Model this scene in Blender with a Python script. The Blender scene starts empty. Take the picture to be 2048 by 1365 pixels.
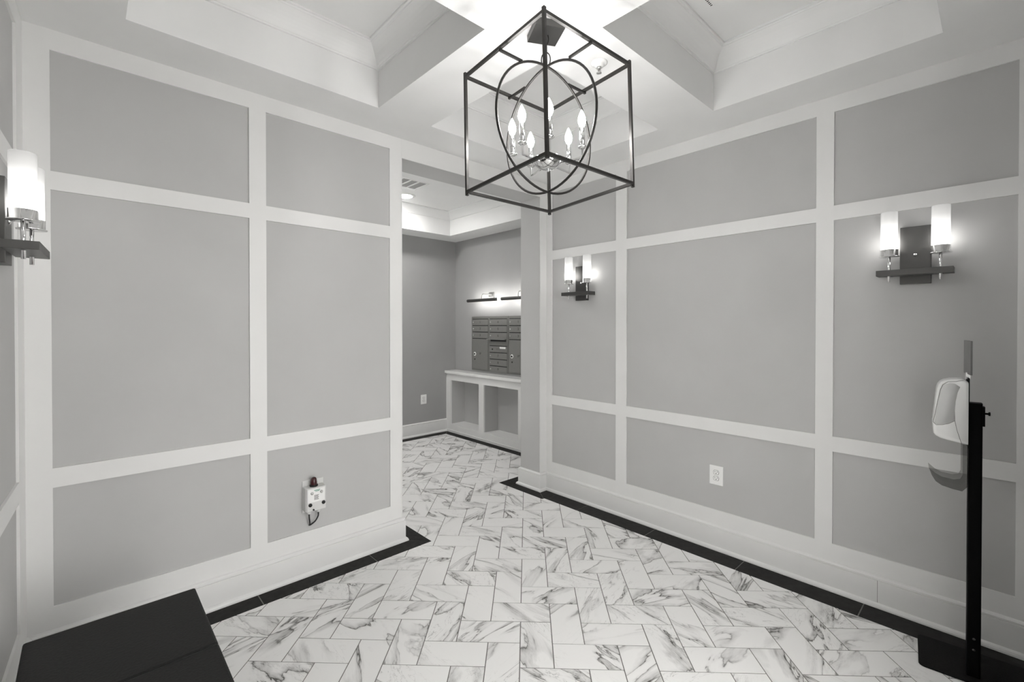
import bpy, bmesh, math, random
from mathutils import Vector, Matrix, Euler
random.seed(7)
scene = bpy.context.scene
COL = scene.collection
R = math.radians
PI = math.pi

# ------------------------------------------------------------------ camera
cam_d = bpy.data.cameras.new('camera')
cam = bpy.data.objects.new('camera', cam_d)
COL.objects.link(cam)
YAW, PITCH = R(43.1317), R(-0.4508)
fwd = Vector((math.sin(YAW)*math.cos(PITCH), math.cos(YAW)*math.cos(PITCH), math.sin(PITCH)))
rgt = Vector((math.cos(YAW), -math.sin(YAW), 0))
upv = rgt.cross(fwd)
m = Matrix((rgt, upv, -fwd)).transposed().to_4x4()
m.translation = Vector((0, 0, 1.4579))
cam.matrix_world = m
cam_d.sensor_width = 36.0
cam_d.lens = 912.55/2048*36.0
cam_d.shift_y = -(682.5-658.81)/2048
cam_d.clip_start = 0.01
scene.camera = cam

# ------------------------------------------------------------------ world, exposure
w = bpy.data.worlds.new('world')
scene.world = w
w.use_nodes = True
w.node_tree.nodes['Background'].inputs[0].default_value = (0.995, 0.993, 0.968, 1)
DAY = 2.9
w.node_tree.nodes['Background'].inputs[1].default_value = DAY
vs = scene.view_settings
vs.view_transform = 'Standard'
vs.look = 'None'
vs.gamma = 1.0
vs.use_curve_mapping = False
vs.exposure = 1.80
BULB, SHADE, DOWN, PICT = 68.0, 2.4, 56.0, 13.0

# ------------------------------------------------------------------ materials
def mat(name, col, rough=0.5, metal=0.0, noise=0.0, nscale=40.0, bump=0.0, spec=0.5):
    mt = bpy.data.materials.new(name)
    mt.use_nodes = True
    nt = mt.node_tree
    b = nt.nodes['Principled BSDF']
    b.inputs['Base Color'].default_value = (*col, 1)
    b.inputs['Roughness'].default_value = rough
    b.inputs['Metallic'].default_value = metal
    b.inputs['Specular IOR Level'].default_value = spec
    if noise > 0 or bump > 0:
        tc = nt.nodes.new('ShaderNodeTexCoord')
        nz = nt.nodes.new('ShaderNodeTexNoise')
        nz.inputs['Scale'].default_value = nscale
        nz.inputs['Detail'].default_value = 4
        nt.links.new(tc.outputs['Object'], nz.inputs['Vector'])
        if noise > 0:
            rp = nt.nodes.new('ShaderNodeValToRGB')
            rp.color_ramp.elements[0].position = 0.3
            rp.color_ramp.elements[1].position = 0.7
            rp.color_ramp.elements[0].color = (*[c*(1-noise) for c in col], 1)
            rp.color_ramp.elements[1].color = (*[min(1, c*(1+noise)) for c in col], 1)
            nt.links.new(nz.outputs['Fac'], rp.inputs['Fac'])
            nt.links.new(rp.outputs['Color'], b.inputs['Base Color'])
        if bump > 0:
            bp = nt.nodes.new('ShaderNodeBump')
            bp.inputs['Strength'].default_value = bump
            bp.inputs['Distance'].default_value = 0.002
            nt.links.new(nz.outputs['Fac'], bp.inputs['Height'])
            nt.links.new(bp.outputs['Normal'], b.inputs['Normal'])
    return mt

def emit(name, col, strength):
    mt = bpy.data.materials.new(name)
    mt.use_nodes = True
    nt = mt.node_tree
    nt.nodes.clear()
    e = nt.nodes.new('ShaderNodeEmission')
    e.inputs[0].default_value = (*col, 1)
    e.inputs[1].default_value = strength
    o = nt.nodes.new('ShaderNodeOutputMaterial')
    nt.links.new(e.outputs[0], o.inputs[0])
    return mt

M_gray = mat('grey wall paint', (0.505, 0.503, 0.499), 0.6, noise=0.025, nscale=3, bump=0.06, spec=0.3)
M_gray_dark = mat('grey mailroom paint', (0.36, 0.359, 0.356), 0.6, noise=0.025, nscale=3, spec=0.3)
M_trim = mat('white trim paint', (0.77, 0.768, 0.76), 0.42, noise=0.012, nscale=6, spec=0.4)
M_ceil = mat('white ceiling paint', (0.82, 0.82, 0.815), 0.75, noise=0.015, nscale=4, spec=0.2)
M_crown = mat('white crown paint', (0.81, 0.81, 0.805), 0.5, spec=0.35)
M_grout = mat('grey grout', (0.17, 0.165, 0.155), 0.9, noise=0.1, nscale=60)
M_black_tile = mat('black border tile', (0.022, 0.0215, 0.0205), 0.6, noise=0.3, nscale=25, bump=0.1, spec=0.12)
M_bronze = mat('dark bronze metal', (0.12, 0.118, 0.115), 0.42, metal=0.9)
M_cage = mat('blackened cage metal', (0.040, 0.038, 0.036), 0.36, metal=0.6)
M_chrome = mat('polished chrome', (0.86, 0.86, 0.86), 0.10, metal=1.0)
M_nickel = mat('brushed nickel', (0.62, 0.62, 0.61), 0.28, metal=1.0)
M_black = mat('black powder coat', (0.003, 0.003, 0.003), 0.5, noise=0.2, nscale=300, bump=0.05, spec=0.06)
M_black_plate = mat('textured black steel', (0.010, 0.0098, 0.0095), 0.6, noise=0.35, nscale=220, bump=0.3, spec=0.08)
M_leather = mat('black leather', (0.017, 0.017, 0.0165), 0.5, noise=0.15, nscale=120, bump=0.35, spec=0.16)
M_wplastic = mat('white plastic', (0.88, 0.88, 0.87), 0.25)
M_gplastic = mat('grey translucent plastic', (0.66, 0.66, 0.655), 0.12)
M_alarm = mat('light grey plastic', (0.66, 0.66, 0.65), 0.4)
M_label = mat('white sticker', (0.85, 0.85, 0.84), 0.5)
M_ink = mat('dark ink', (0.03, 0.03, 0.03), 0.6)
M_green = mat('green ink', (0.10, 0.28, 0.20), 0.6)
M_red = mat('dark red lens', (0.05, 0.014, 0.016), 0.12)
M_rubber = mat('black rubber', (0.008, 0.008, 0.008), 0.5)
M_mail = mat('silver mailbox metal', (0.25, 0.247, 0.238), 0.42, metal=0.35, noise=0.05, nscale=80)
M_mail_frame = mat('silver mailbox frame metal', (0.21, 0.208, 0.20), 0.45, metal=0.35)
M_dark = mat('dark gap', (0.012, 0.012, 0.012), 0.7)
M_counter = mat('white countertop', (0.82, 0.82, 0.81), 0.22, noise=0.02, nscale=10)
M_sign = mat('grey acrylic sign', (0.15, 0.15, 0.148), 0.3, noise=0.2, nscale=14)
M_pave = mat('concrete paving', (0.40, 0.40, 0.39), 0.9, noise=0.1, nscale=5)
M_doorframe = mat('black door frame', (0.03, 0.03, 0.03), 0.4, metal=0.3)
E_bulb = emit('lit candle bulb', (1.0, 0.985, 0.965), BULB)
_nt = E_bulb.node_tree
_g = _nt.nodes.new('ShaderNodeNewGeometry'); _s = _nt.nodes.new('ShaderNodeSeparateXYZ')
_m = [_nt.nodes.new('ShaderNodeMath') for _ in range(4)]
_nt.links.new(_g.outputs['Normal'], _s.inputs[0])
for _n, _op in zip(_m, ('ABSOLUTE', 'SUBTRACT', 'POWER', 'MULTIPLY')): _n.operation = _op
_nt.links.new(_s.outputs['Z'], _m[0].inputs[0])
_m[1].inputs[0].default_value = 1.02; _nt.links.new(_m[0].outputs[0], _m[1].inputs[1])
_nt.links.new(_m[1].outputs[0], _m[2].inputs[0]); _m[2].inputs[1].default_value = 1.6
_nt.links.new(_m[2].outputs[0], _m[3].inputs[0]); _m[3].inputs[1].default_value = BULB
_nt.links.new(_m[3].outputs[0], _nt.nodes['Emission'].inputs[1])
E_down = emit('lit downlight lens', (1.0, 0.985, 0.96), DOWN)
E_pict = emit('lit picture lamp strip', (1.0, 0.98, 0.95), PICT)

# smoked clear plastic
def see_through(name, col, fac, rough=0.1):
    mt = bpy.data.materials.new(name)
    mt.use_nodes = True
    nt = mt.node_tree
    nt.nodes.clear()
    tr = nt.nodes.new('ShaderNodeBsdfTransparent')
    tr.inputs[0].default_value = (*col, 1)
    gl = nt.nodes.new('ShaderNodeBsdfPrincipled')
    gl.inputs['Base Color'].default_value = (0.05, 0.05, 0.05, 1)
    gl.inputs['Roughness'].default_value = rough
    mx = nt.nodes.new('ShaderNodeMixShader')
    mx.inputs[0].default_value = fac
    o = nt.nodes.new('ShaderNodeOutputMaterial')
    nt.links.new(tr.outputs[0], mx.inputs[1])
    nt.links.new(gl.outputs[0], mx.inputs[2])
    nt.links.new(mx.outputs[0], o.inputs[0])
    return mt
M_smoke = see_through('smoked clear plastic', (0.66, 0.66, 0.65), 0.15)
M_glass = see_through('door glass', (0.96, 0.955, 0.955), 0.06, 0.02)

# frosted lamp glass: the lamp inside sits low in the tube, so the glow is strongest near the foot
def shade_mat():
    mt = bpy.data.materials.new('lit frosted glass')
    mt.use_nodes = True
    nt = mt.node_tree
    nt.nodes.clear()
    tc = nt.nodes.new('ShaderNodeTexCoord')
    sp = nt.nodes.new('ShaderNodeSeparateXYZ')
    nt.links.new(tc.outputs['Object'], sp.inputs[0])
    mr = nt.nodes.new('ShaderNodeMapRange')
    mr.inputs['From Min'].default_value = 0.17
    mr.inputs['From Max'].default_value = 0.355
    nt.links.new(sp.outputs['Z'], mr.inputs['Value'])
    rp = nt.nodes.new('ShaderNodeValToRGB')
    el = rp.color_ramp.elements
    el[0].position = 0.0; el[0].color = (0.6, 0.6, 0.6, 1)
    el[1].position = 1.0; el[1].color = (0.045, 0.045, 0.045, 1)
    for p_, v_ in ((0.2, 1.0), (0.4, 0.38), (0.58, 0.12), (0.8, 0.065)):
        e = el.new(p_); e.color = (v_, v_, v_, 1)
    nt.links.new(mr.outputs[0], rp.inputs['Fac'])
    mu = nt.nodes.new('ShaderNodeMath'); mu.operation = 'MULTIPLY'
    mu.inputs[1].default_value = SHADE
    nt.links.new(rp.outputs['Color'], mu.inputs[0])
    em = nt.nodes.new('ShaderNodeEmission')
    em.inputs[0].default_value = (1.0, 0.985, 0.96, 1)
    nt.links.new(mu.outputs[0], em.inputs[1])
    df = nt.nodes.new('ShaderNodeBsdfPrincipled')
    df.inputs['Base Color'].default_value = (0.42, 0.42, 0.42, 1)
    df.inputs['Roughness'].default_value = 0.25
    ad = nt.nodes.new('ShaderNodeAddShader')
    nt.links.new(em.outputs[0], ad.inputs[0])
    nt.links.new(df.outputs[0], ad.inputs[1])
    o = nt.nodes.new('ShaderNodeOutputMaterial')
    nt.links.new(ad.outputs[0], o.inputs[0])
    return mt
M_shade = shade_mat()

# veined white marble tile: every tile shows another cut of the stone
def marble():
    mt = bpy.data.materials.new('veined white marble')
    mt.use_nodes = True
    nt = mt.node_tree
    N, L = nt.nodes, nt.links
    b = N['Principled BSDF']
    def math_(op, a, b_=None, clamp=False):
        n = N.new('ShaderNodeMath'); n.operation = op; n.use_clamp = clamp
        for i, v in enumerate((a, b_)):
            if v is None: continue
            if isinstance(v, (int, float)): n.inputs[i].default_value = v
            else: L.new(v, n.inputs[i])
        return n.outputs[0]
    tc = N.new('ShaderNodeTexCoord')
    oi = N.new('ShaderNodeObjectInfo')
    r2 = math_('FRACT', math_('MULTIPLY', oi.outputs['Random'], 17.31))
    sgn = math_('SUBTRACT', math_('MULTIPLY', math_('GREATER_THAN', r2, 0.42), 2.0), 1.0)
    ang = math_('MULTIPLY', math_('ADD', math_('MULTIPLY', oi.outputs['Random'], 0.55), 0.30), sgn)
    rot = N.new('ShaderNodeVectorRotate'); rot.rotation_type = 'Z_AXIS'
    L.new(tc.outputs['Object'], rot.inputs['Vector'])
    L.new(ang, rot.inputs['Angle'])
    off = N.new('ShaderNodeCombineXYZ')
    L.new(math_('MULTIPLY', oi.outputs['Random'], 91.7), off.inputs[0])
    L.new(math_('MULTIPLY', oi.outputs['Random'], 37.3), off.inputs[1])
    L.new(math_('MULTIPLY', oi.outputs['Random'], 53.1), off.inputs[2])
    add = N.new('ShaderNodeVectorMath'); add.operation = 'ADD'
    L.new(rot.outputs[0], add.inputs[0]); L.new(off.outputs[0], add.inputs[1])
    st = N.new('ShaderNodeMapping')
    st.inputs['Scale'].default_value = (0.55, 1.9, 1)
    L.new(add.outputs[0], st.inputs['Vector'])
    def noise(scale, det, dist, rough=0.5):
        n = N.new('ShaderNodeTexNoise')
        n.inputs['Scale'].default_value = scale
        n.inputs['Detail'].default_value = det
        n.inputs['Distortion'].default_value = dist
        n.inputs['Roughness'].default_value = rough
        L.new(st.outputs[0], n.inputs['Vector'])
        return n.outputs['Fac']
    big = noise(2.9, 5.0, 0.75, 0.52)
    d = math_('ABSOLUTE', math_('SUBTRACT', big, 0.5))
    thin = math_('SUBTRACT', 1.0, math_('DIVIDE', d, 0.011), True)            # sharp veins
    side = math_('SUBTRACT', big, 0.5)
    smoke = math_('MULTIPLY', math_('SUBTRACT', 1.0, math_('DIVIDE', math_('ABSOLUTE', side), 0.085), True), math_('GREATER_THAN', side, 0.0))  # smoky band on one side
    halo = math_('SUBTRACT', 1.0, math_('DIVIDE', d, 0.05), True)
    gate = math_('MULTIPLY', math_('SUBTRACT', noise(2.2, 2, 0.3), 0.40), 7.0, True)
    small = noise(6.5, 5, 1.8, 0.6)
    d2 = math_('ABSOLUTE', math_('SUBTRACT', small, 0.52))
    thin2 = math_('SUBTRACT', 1.0, math_('DIVIDE', d2, 0.010), True)
    gate2 = math_('MULTIPLY', math_('SUBTRACT', noise(1.9, 2, 0.2), 0.48), 6.0, True)
    fine = noise(26, 5, 0.6, 0.65)
    a1 = math_('MULTIPLY', math_('MULTIPLY', thin, gate), 0.55)
    a2 = math_('MULTIPLY', math_('MULTIPLY', smoke, gate), 0.42)
    a4 = math_('MULTIPLY', math_('MULTIPLY', math_('MULTIPLY', halo, halo), gate), 0.22)
    a3 = math_('MULTIPLY', math_('MULTIPLY', thin2, gate2), 0.45)
    amt = math_('ADD', math_('ADD', math_('ADD', a1, a2), a4), a3, True)
    amt = math_('MULTIPLY', amt, math_('ADD', math_('MULTIPLY', fine, 1.8), 0.05), True)
    mx = N.new('ShaderNodeMix'); mx.data_type = 'RGBA'
    mx.inputs['A'].default_value = (0.84, 0.835, 0.825, 1)
    mx.inputs['B'].default_value = (0.10, 0.095, 0.088, 1)
    L.new(amt, mx.inputs['Factor'])
    L.new(mx.outputs['Result'], b.inputs['Base Color'])
    b.inputs['Roughness'].default_value = 0.5
    b.inputs['Specular IOR Level'].default_value = 0.25
    return mt
M_marble = marble()

# ------------------------------------------------------------------ helpers
class MB:
    """collects simple shapes into one mesh"""
    def __init__(self):
        self.v, self.f, self.sm = [], [], []
    def add(self, vs, fs, smooth=False):
        n = len(self.v)
        self.v += [tuple(p) for p in vs]
        self.f += [tuple(i+n for i in f) for f in fs]
        self.sm += [smooth]*len(fs)
        return self
    def box(self, x0, x1, y0, y1, z0, z1):
        vs = [(x, y, z) for z in (z0, z1) for y in (y0, y1) for x in (x0, x1)]
        return self.add(vs, [(0, 2, 3, 1), (4, 5, 7, 6), (0, 1, 5, 4), (2, 6, 7, 3), (0, 4, 6, 2), (1, 3, 7, 5)])
    def obox(self, mtx, sx, sy, sz):
        vs = [mtx @ Vector((x*sx/2, y*sy/2, z*sz/2)) for z in (-1, 1) for y in (-1, 1) for x in (-1, 1)]
        return self.add(vs, [(0, 2, 3, 1), (4, 5, 7, 6), (0, 1, 5, 4), (2, 6, 7, 3), (0, 4, 6, 2), (1, 3, 7, 5)])
    def cbox(self, x0, x1, y0, y1, z0, z1, b=0.003):
        """box with bevelled edges"""
        bm = bmesh.new()
        bmesh.ops.create_cube(bm, size=1)
        for v in bm.verts:
            v.co = Vector(((x0+x1)/2+v.co.x*(x1-x0), (y0+y1)/2+v.co.y*(y1-y0), (z0+z1)/2+v.co.z*(z1-z0)))
        bmesh.ops.bevel(bm, geom=bm.edges[:], offset=b, segments=2, affect='EDGES', profile=0.5)
        bm.verts.index_update()
        self.add([v.co for v in bm.verts], [[v.index for v in f.verts] for f in bm.faces])
        bm.free()
        return self
    def prism(self, poly, z0, z1):
        n = len(poly)
        vs = [(x, y, z0) for x, y in poly]+[(x, y, z1) for x, y in poly]
        fs = [tuple(reversed(range(n))), tuple(range(n, 2*n))]
        fs += [(i, (i+1) % n, n+(i+1) % n, n+i) for i in range(n)]
        return self.add(vs, fs)
    def lathe(self, prof, c=(0, 0, 0), n=24, mtx=None):
        """prof: (r, z) pairs"""
        vs, fs = [], []
        k = len(prof)
        for i in range(n):
            a = 2*PI*i/n
            for r, z in prof:
                p = Vector((r*math.cos(a), r*math.sin(a), z))
                if mtx is not None: p = mtx @ p
                vs.append(p+Vector(c))
        for i in range(n):
            j = (i+1) % n
            for q in range(k-1):
                fs.append((i*k+q, j*k+q, j*k+q+1, i*k+q+1))
        return self.add(vs, fs, True)
    def tube(self, pts, r, n=8, closed=False, square=False):
        pts = [Vector(p) for p in pts]
        k = len(pts)
        prev = None
        vs, fs = [], []
        for i, p in enumerate(pts):
            if closed: t = pts[(i+1) % k]-pts[i-1]
            elif i == 0: t = pts[1]-p
            elif i == k-1: t = p-pts[-2]
            else: t = (pts[i+1]-p).normalized()+(p-pts[i-1]).normalized()
            t.normalize()
            if prev is None:
                a = Vector((0, 0, 1)) if abs(t.z) < 0.9 else Vector((1, 0, 0))
                u = t.cross(a).normalized()
            else:
                u = (prev-t*prev.dot(t)).normalized()
            prev = u
            q = t.cross(u)
            m_ = 4 if square else n
            for s in range(m_):
                an = 2*PI*s/m_+(PI/4 if square else 0)
                rr = r*1.414 if square else r
                vs.append(p+u*math.cos(an)*rr+q*math.sin(an)*rr)
        m_ = 4 if square else n
        for i in range(k if closed else k-1):
            j = (i+1) % k
            for s in range(m_):
                e = (s+1) % m_
                fs.append((i*m_+s, i*m_+e, j*m_+e, j*m_+s))
        if not closed:
            fs.append(tuple(reversed(range(m_))))
            fs.append(tuple((k-1)*m_+s for s in range(m_)))
        return self.add(vs, fs, not square)
    def xf(self, mtx):
        self.v = [tuple(mtx @ Vector(p)) for p in self.v]
        return self
    def mesh(self, name, m):
        me = bpy.data.meshes.new(name)
        me.from_pydata(self.v, [], self.f)
        me.polygons.foreach_set('use_smooth', self.sm)
        bm = bmesh.new(); bm.from_mesh(me)
        bmesh.ops.recalc_face_normals(bm, faces=bm.faces)
        bm.to_mesh(me); bm.free()
        me.materials.append(m)
        return me
    def build(self, name, m, parent=None, loc=None, label=None):
        o = bpy.data.objects.new(name, self.mesh(name, m))
        COL.objects.link(o)
        if parent: o.parent = parent
        if loc: o.location = loc
        if label: o['label'] = label
        return o

def empty(name, loc, rz=0.0):
    o = bpy.data.objects.new(name, None)
    o.empty_display_size = 0.1
    COL.objects.link(o)
    o.location = loc
    o.rotation_euler = (0, 0, rz)
    return o
def tag(o, label, cat, group=None):
    o['label'] = label; o['category'] = cat
    if group: o['group'] = group
    return o
def struct(o, label=None):
    o['kind'] = 'structure'
    if label: o['label'] = label
    return o
def copy_tree(o, parent=None):
    c = o.copy(); COL.objects.link(c); c.parent = parent
    for ch in list(o.children): copy_tree(ch, c)
    return c
def text(name, s, size, mtx, m, parent, depth=0.0004):
    cu = bpy.data.curves.new(name, 'FONT')
    cu.body = s; cu.size = size; cu.align_x = 'CENTER'; cu.align_y = 'CENTER'
    cu.extrude = depth; cu.resolution_u = 3
    cu.materials.append(m)
    tmp = bpy.data.objects.new(name, cu)
    me = tmp.to_mesh().copy()
    tmp.to_mesh_clear()
    bpy.data.objects.remove(tmp)
    me.name = name
    if not me.materials: me.materials.append(m)
    o = bpy.data.objects.new(name, me)
    COL.objects.link(o)
    o.parent = parent
    o.matrix_local = mtx
    return o

# ------------------------------------------------------------------ room dimensions (metres)
H = 2.717                      # underside of the beams
XC, XB, YA, YD = -0.1825, 3.004, 2.761, -0.135
PT = 0.012                     # board thickness
YP = 3.003                     # mailroom side of the partition
XE = 1.565                     # end of the panelled wall at the opening
XJ = 2.925                     # jamb on the right of the opening
YM, XM = 5.235, 3.814          # mailroom back wall, mailbox wall
XCF = 3.655                    # mailbox cabinet face
ZH = 2.588                     # underside of the header
ZR = [2.630, 2.117, 2.0375, 0.8464, 0.7634, 0.2527]
ZB = 0.157                     # top of the baseboard

# ------------------------------------------------------------------ floor
floor = struct(MB().box(-0.7, 3.3, -0.3, 3.02, -0.06, -0.0016).build('floor', M_grout), 'herringbone marble floor of the panelled vestibule')
floor2 = struct(MB().box(1.3, 4.2, 3.02, 5.4, -0.06, -0.0016).build('floor', M_grout), 'herringbone marble floor of the mailroom beyond the opening')
struct(MB().box(-2.0, 5.0, -4.0, -0.3, -0.10, -0.02).build('floor', M_pave), 'concrete paving outside the added glass door')

def clip(poly, x0, x1, y0, y1):
    for ax, lim, sgn in ((0, x0, 1), (0, x1, -1), (1, y0, 1), (1, y1, -1)):
        out = []
        for i in range(len(poly)):
            a, b = poly[i-1], poly[i]
            da, db = (a[ax]-lim)*sgn, (b[ax]-lim)*sgn
            if (da >= 0) != (db >= 0):
                t = da/(da-db)
                out.append((a[0]+(b[0]-a[0])*t, a[1]+(b[1]-a[1])*t))
            if db >= 0: out.append(b)
        poly = out
        if len(poly) < 3: return []
    return poly
def area(p):
    return abs(sum(p[i-1][0]*p[i][1]-p[i][0]*p[i-1][1] for i in range(len(p))))/2
BW_X0, BW_X1, BW_Y0 = -0.03, 2.822, 0.015
BW_Y1, ENT_X, JAM_X, ENT_Y = 2.613, 1.704, 2.797, 3.165
MR_X0, MR_X1, MR_Y1 = 1.55, 3.545, 5.085
regions = [(BW_X0, BW_X1, BW_Y0, BW_Y1), (ENT_X, JAM_X, BW_Y1, ENT_Y), (MR_X0, MR_X1, ENT_Y, MR_Y1)]
AU, AV, U0, V0 = 0.1476, 0.1510, -0.0305, 2.3855
GAP = 0.0022
S2 = math.sqrt(0.5)
full_mesh = {}
for i in range(-40, 41):
    for j in range(-40, 41):
        for kind in (0, 1):
            u, v = 3*i+j, -i+j
            if kind == 0: du, dv = 2, 1
            else: u, v, du, dv = u+2, v-1, 1, 2
            ua, ub = U0+u*AU+GAP, U0+(u+du)*AU-GAP
            va, vb = V0+v*AV+GAP, V0+(v+dv)*AV-GAP
            poly = [((a+b)*S2, (b-a)*S2) for a, b in ((ua, va), (ub, va), (ub, vb), (ua, vb))]
            cx, cy = sum(p[0] for p in poly)/4, sum(p[1] for p in poly)/4
            if not (-0.4 < cx < 3.9 and -0.4 < cy < 5.4): continue
            pcs = [q for q in (clip(poly, *r) for r in regions) if q and area(q) > 2e-5]
            if not pcs: continue
            if cy > 2.95 and math.atan2(cx, cy) < R(43.13-17.5): continue      # hidden behind the panelled wall
            par = floor if cy < 3.02 else floor2
            dz = random.uniform(-0.0004, 0.0003)
            tot = sum(area(q) for q in pcs)
            ra = R(-45) if kind == 0 else R(45)
            ca, sa = math.cos(-ra), math.sin(-ra)
            tl = lambda q: [((x-cx)*ca-(y-cy)*sa, (x-cx)*sa+(y-cy)*ca) for x, y in q]
            if abs(tot-area(poly)) < 1e-6:
                if kind not in full_mesh:
                    full_mesh[kind] = MB().prism(tl(poly), -0.008, 0).mesh('tile', M_marble)
                o = bpy.data.objects.new('tile', full_mesh[kind])
                COL.objects.link(o); o.parent = par
            else:
                mb = MB()
                for q in pcs: mb.prism(tl(q), -0.008, 0)
                o = mb.build('tile', M_marble, par)
            o.location = (cx, cy, dz)
            o.rotation_euler = (0, 0, ra)

def border(par, poly):
    cx, cy = sum(p[0] for p in poly)/len(poly), sum(p[1] for p in poly)/len(poly)
    q = []
    for x, y in poly:
        d = Vector((cx-x, cy-y)); k = 0.0030/max(d.length, 0.01)
        q.append((x+d.x*k-cx, y+d.y*k-cy))
    MB().prism(q, -0.008, 0.0).build('border_tile', M_black_tile, par, (cx, cy, 0))
ys = [BW_Y1]
xs = [XC, 0.05, 0.676, 1.313]
yo = 2.752
for a, b in zip(xs, xs[1:]): border(floor, [(max(a, BW_X0-0.11), BW_Y1), (b, BW_Y1), (b, yo), (max(a, BW_X0-0.11), yo)])
border(floor, [(1.313, BW_Y1), (ENT_X, BW_Y1), (1.575, yo), (1.313, yo)])
border(floor, [(ENT_X, BW_Y1), (ENT_X, ENT_Y), (1.575, 3.03), (1.575, yo)])
jys = [-0.12, 0.476, 1.07, 1.674, 2.274, 2.60]
for a, b in zip(jys, jys[1:]): border(floor, [(BW_X1, a), (2.992, a), (2.992, b), (BW_X1, b)])
border(floor, [(BW_X1, 2.60), (2.992, 2.60), (2.992, 2.75), (2.90, 2.74), (BW_X1, 2.625)])
border(floor, [(JAM_X, 2.625), (BW_X1, 2.625), (2.90, 2.74), (2.90, 3.03), (JAM_X, ENT_Y)])
border(floor2, [(JAM_X, ENT_Y), (2.90, 3.03), (3.62, 3.03), (MR_X1, ENT_Y)])
for a, b in ((ENT_Y, 3.75), (3.75, 4.36), (4.36, MR_Y1)): border(floor2, [(MR_X1, a), (XCF-0.006, a), (XCF-0.006, b if b < MR_Y1 else 5.205), (MR_X1, b)])
for a, b in ((1.55, 2.35), (2.35, 2.96), (2.96, MR_X1)): border(floor2, [(a, MR_Y1), (b, MR_Y1), (b if b < MR_X1 else XCF-0.006, 5.21), (a, 5.21)])
for a, b in ((-0.03, 0.6), (0.6, 1.2), (1.2, 1.8), (1.8, 2.4), (2.4, BW_X1)): border(floor, [(a, -0.11), (b, -0.11), (b, BW_Y0), (a, BW_Y0)])
for a, b in ((-0.11, 0.6), (0.6, 1.2), (1.2, 1.8), (1.8, 2.4), (2.4, BW_Y1)): border(floor, [(-0.33 if b < 1.9 else -0.20, a), (BW_X0, a), (BW_X0, b), (-0.33 if b < 1.9 else -0.17, b)])

# ------------------------------------------------------------------ walls
YAp, XBp, XCp = YA+PT, XB+PT, XC-PT
wall_back = struct(MB().box(XCp, XE, YAp, YP, -0.05, 2.95).box(XE, XJ, YA+0.004, YP, ZH, 2.95).box(XJ, 4.2, YA+0.004, YP, -0.05, 3.1)
                   .build('wall_back', M_gray), 'grey panelled wall with the opening to the mailroom')
wall_right = struct(MB().box(XBp, 3.25, YD-0.1, YA+0.004, -0.05, 2.95).build('wall_right', M_gray), 'grey wall on the right with white board grid and two wall lamps')
wall_left = struct(MB().box(XCp-0.2, XCp, YD-0.4, YP, -0.05, 2.95).build('wall_left', M_gray), 'grey wall at the far left edge with one wall lamp')
DX0, DX1, DZ = 0.22, 1.70, 2.15
wall_front = struct(MB().box(XCp-0.3, DX0, YD-0.15, YD, -0.05, 2.95).box(DX1, XBp, YD-0.15, YD, -0.05, 2.95).box(DX0, DX1, YD-0.15, YD, DZ, 2.95)
                    .build('wall_front', M_gray), 'grey wall behind the camera around the added glass entry door')

def rail_A(x0, x1, z0, z1, name='rail'): MB().box(x0, x1, YA, YAp+0.001, z0, z1).build(name, M_trim, wall_back)
def rail_B(y0, y1, z0, z1, name='rail'): MB().box(XB, XBp+0.001, y0, y1, z0, z1).build(name, M_trim, wall_right)
def rail_C(y0, y1, z0, z1, name='rail'): MB().box(XCp-0.001, XC, y0, y1, z0, z1).build(name, M_trim, wall_left)
stA = [(XC, -0.1028), (0.650, 0.733), (1.478, XE)]
stB = [(YD, -0.0553), (0.6237, 0.7064), (1.9354, 2.0305), (2.6935, YA)]
stC = [(YD, -0.03), (0.37, 0.45), (1.10, 1.18), (1.92, 2.00), (2.61, YA)]
zl = [(ZR[0], H), (ZR[2], ZR[1]), (ZR[4], ZR[3]), (0.10, ZR[5])]
for st, rail, cnt in ((stA, rail_A, 'A'), (stB, rail_B, 'B'), (stC, rail_C, 'C')):
    for a, b in st: rail(a, b, 0.10, H, 'stile')
    for (a, b), (c, d) in zip(st, st[1:]):
        for z0, z1 in zl: rail(b, c, z0, z1)
        for z0, z1 in ((ZR[1], ZR[0]), (ZR[3], ZR[2]), (ZR[5], ZR[4])):
            if cnt == 'A': MB().box(b, c, YAp-0.003, YAp, z0, z1).build('panel', M_gray, wall_back)
            if cnt == 'B': MB().box(XBp-0.003, XBp, b, c, z0, z1).build('panel', M_gray, wall_right)
            if cnt == 'C': MB().box(XCp, XCp+0.003, b, c, z0, z1).build('panel', M_gray, wall_left)
MB().box(XJ, XB, YA-0.002, YA+0.006, 0.10, H).build('casing', M_trim, wall_back)
MB().box(XE, XJ+0.002, YA-0.001, YA+0.006, ZH, H).build('header', M_trim, wall_back)
MB().box(XE-0.001, XE+0.004, YA, YP, 0, ZH).build('jamb', M_trim, wall_back)

# mailroom shell
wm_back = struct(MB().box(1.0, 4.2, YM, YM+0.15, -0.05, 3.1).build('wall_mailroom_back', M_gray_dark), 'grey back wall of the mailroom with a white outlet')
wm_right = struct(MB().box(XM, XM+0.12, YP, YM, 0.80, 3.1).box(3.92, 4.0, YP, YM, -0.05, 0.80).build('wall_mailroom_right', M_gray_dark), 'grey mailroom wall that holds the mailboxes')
struct(MB().box(0.85, 1.0, YP, YM+0.15, -0.05, 3.1).build('wall_mailroom_left', M_gray_dark), 'hidden left wall of the mailroom')

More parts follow.
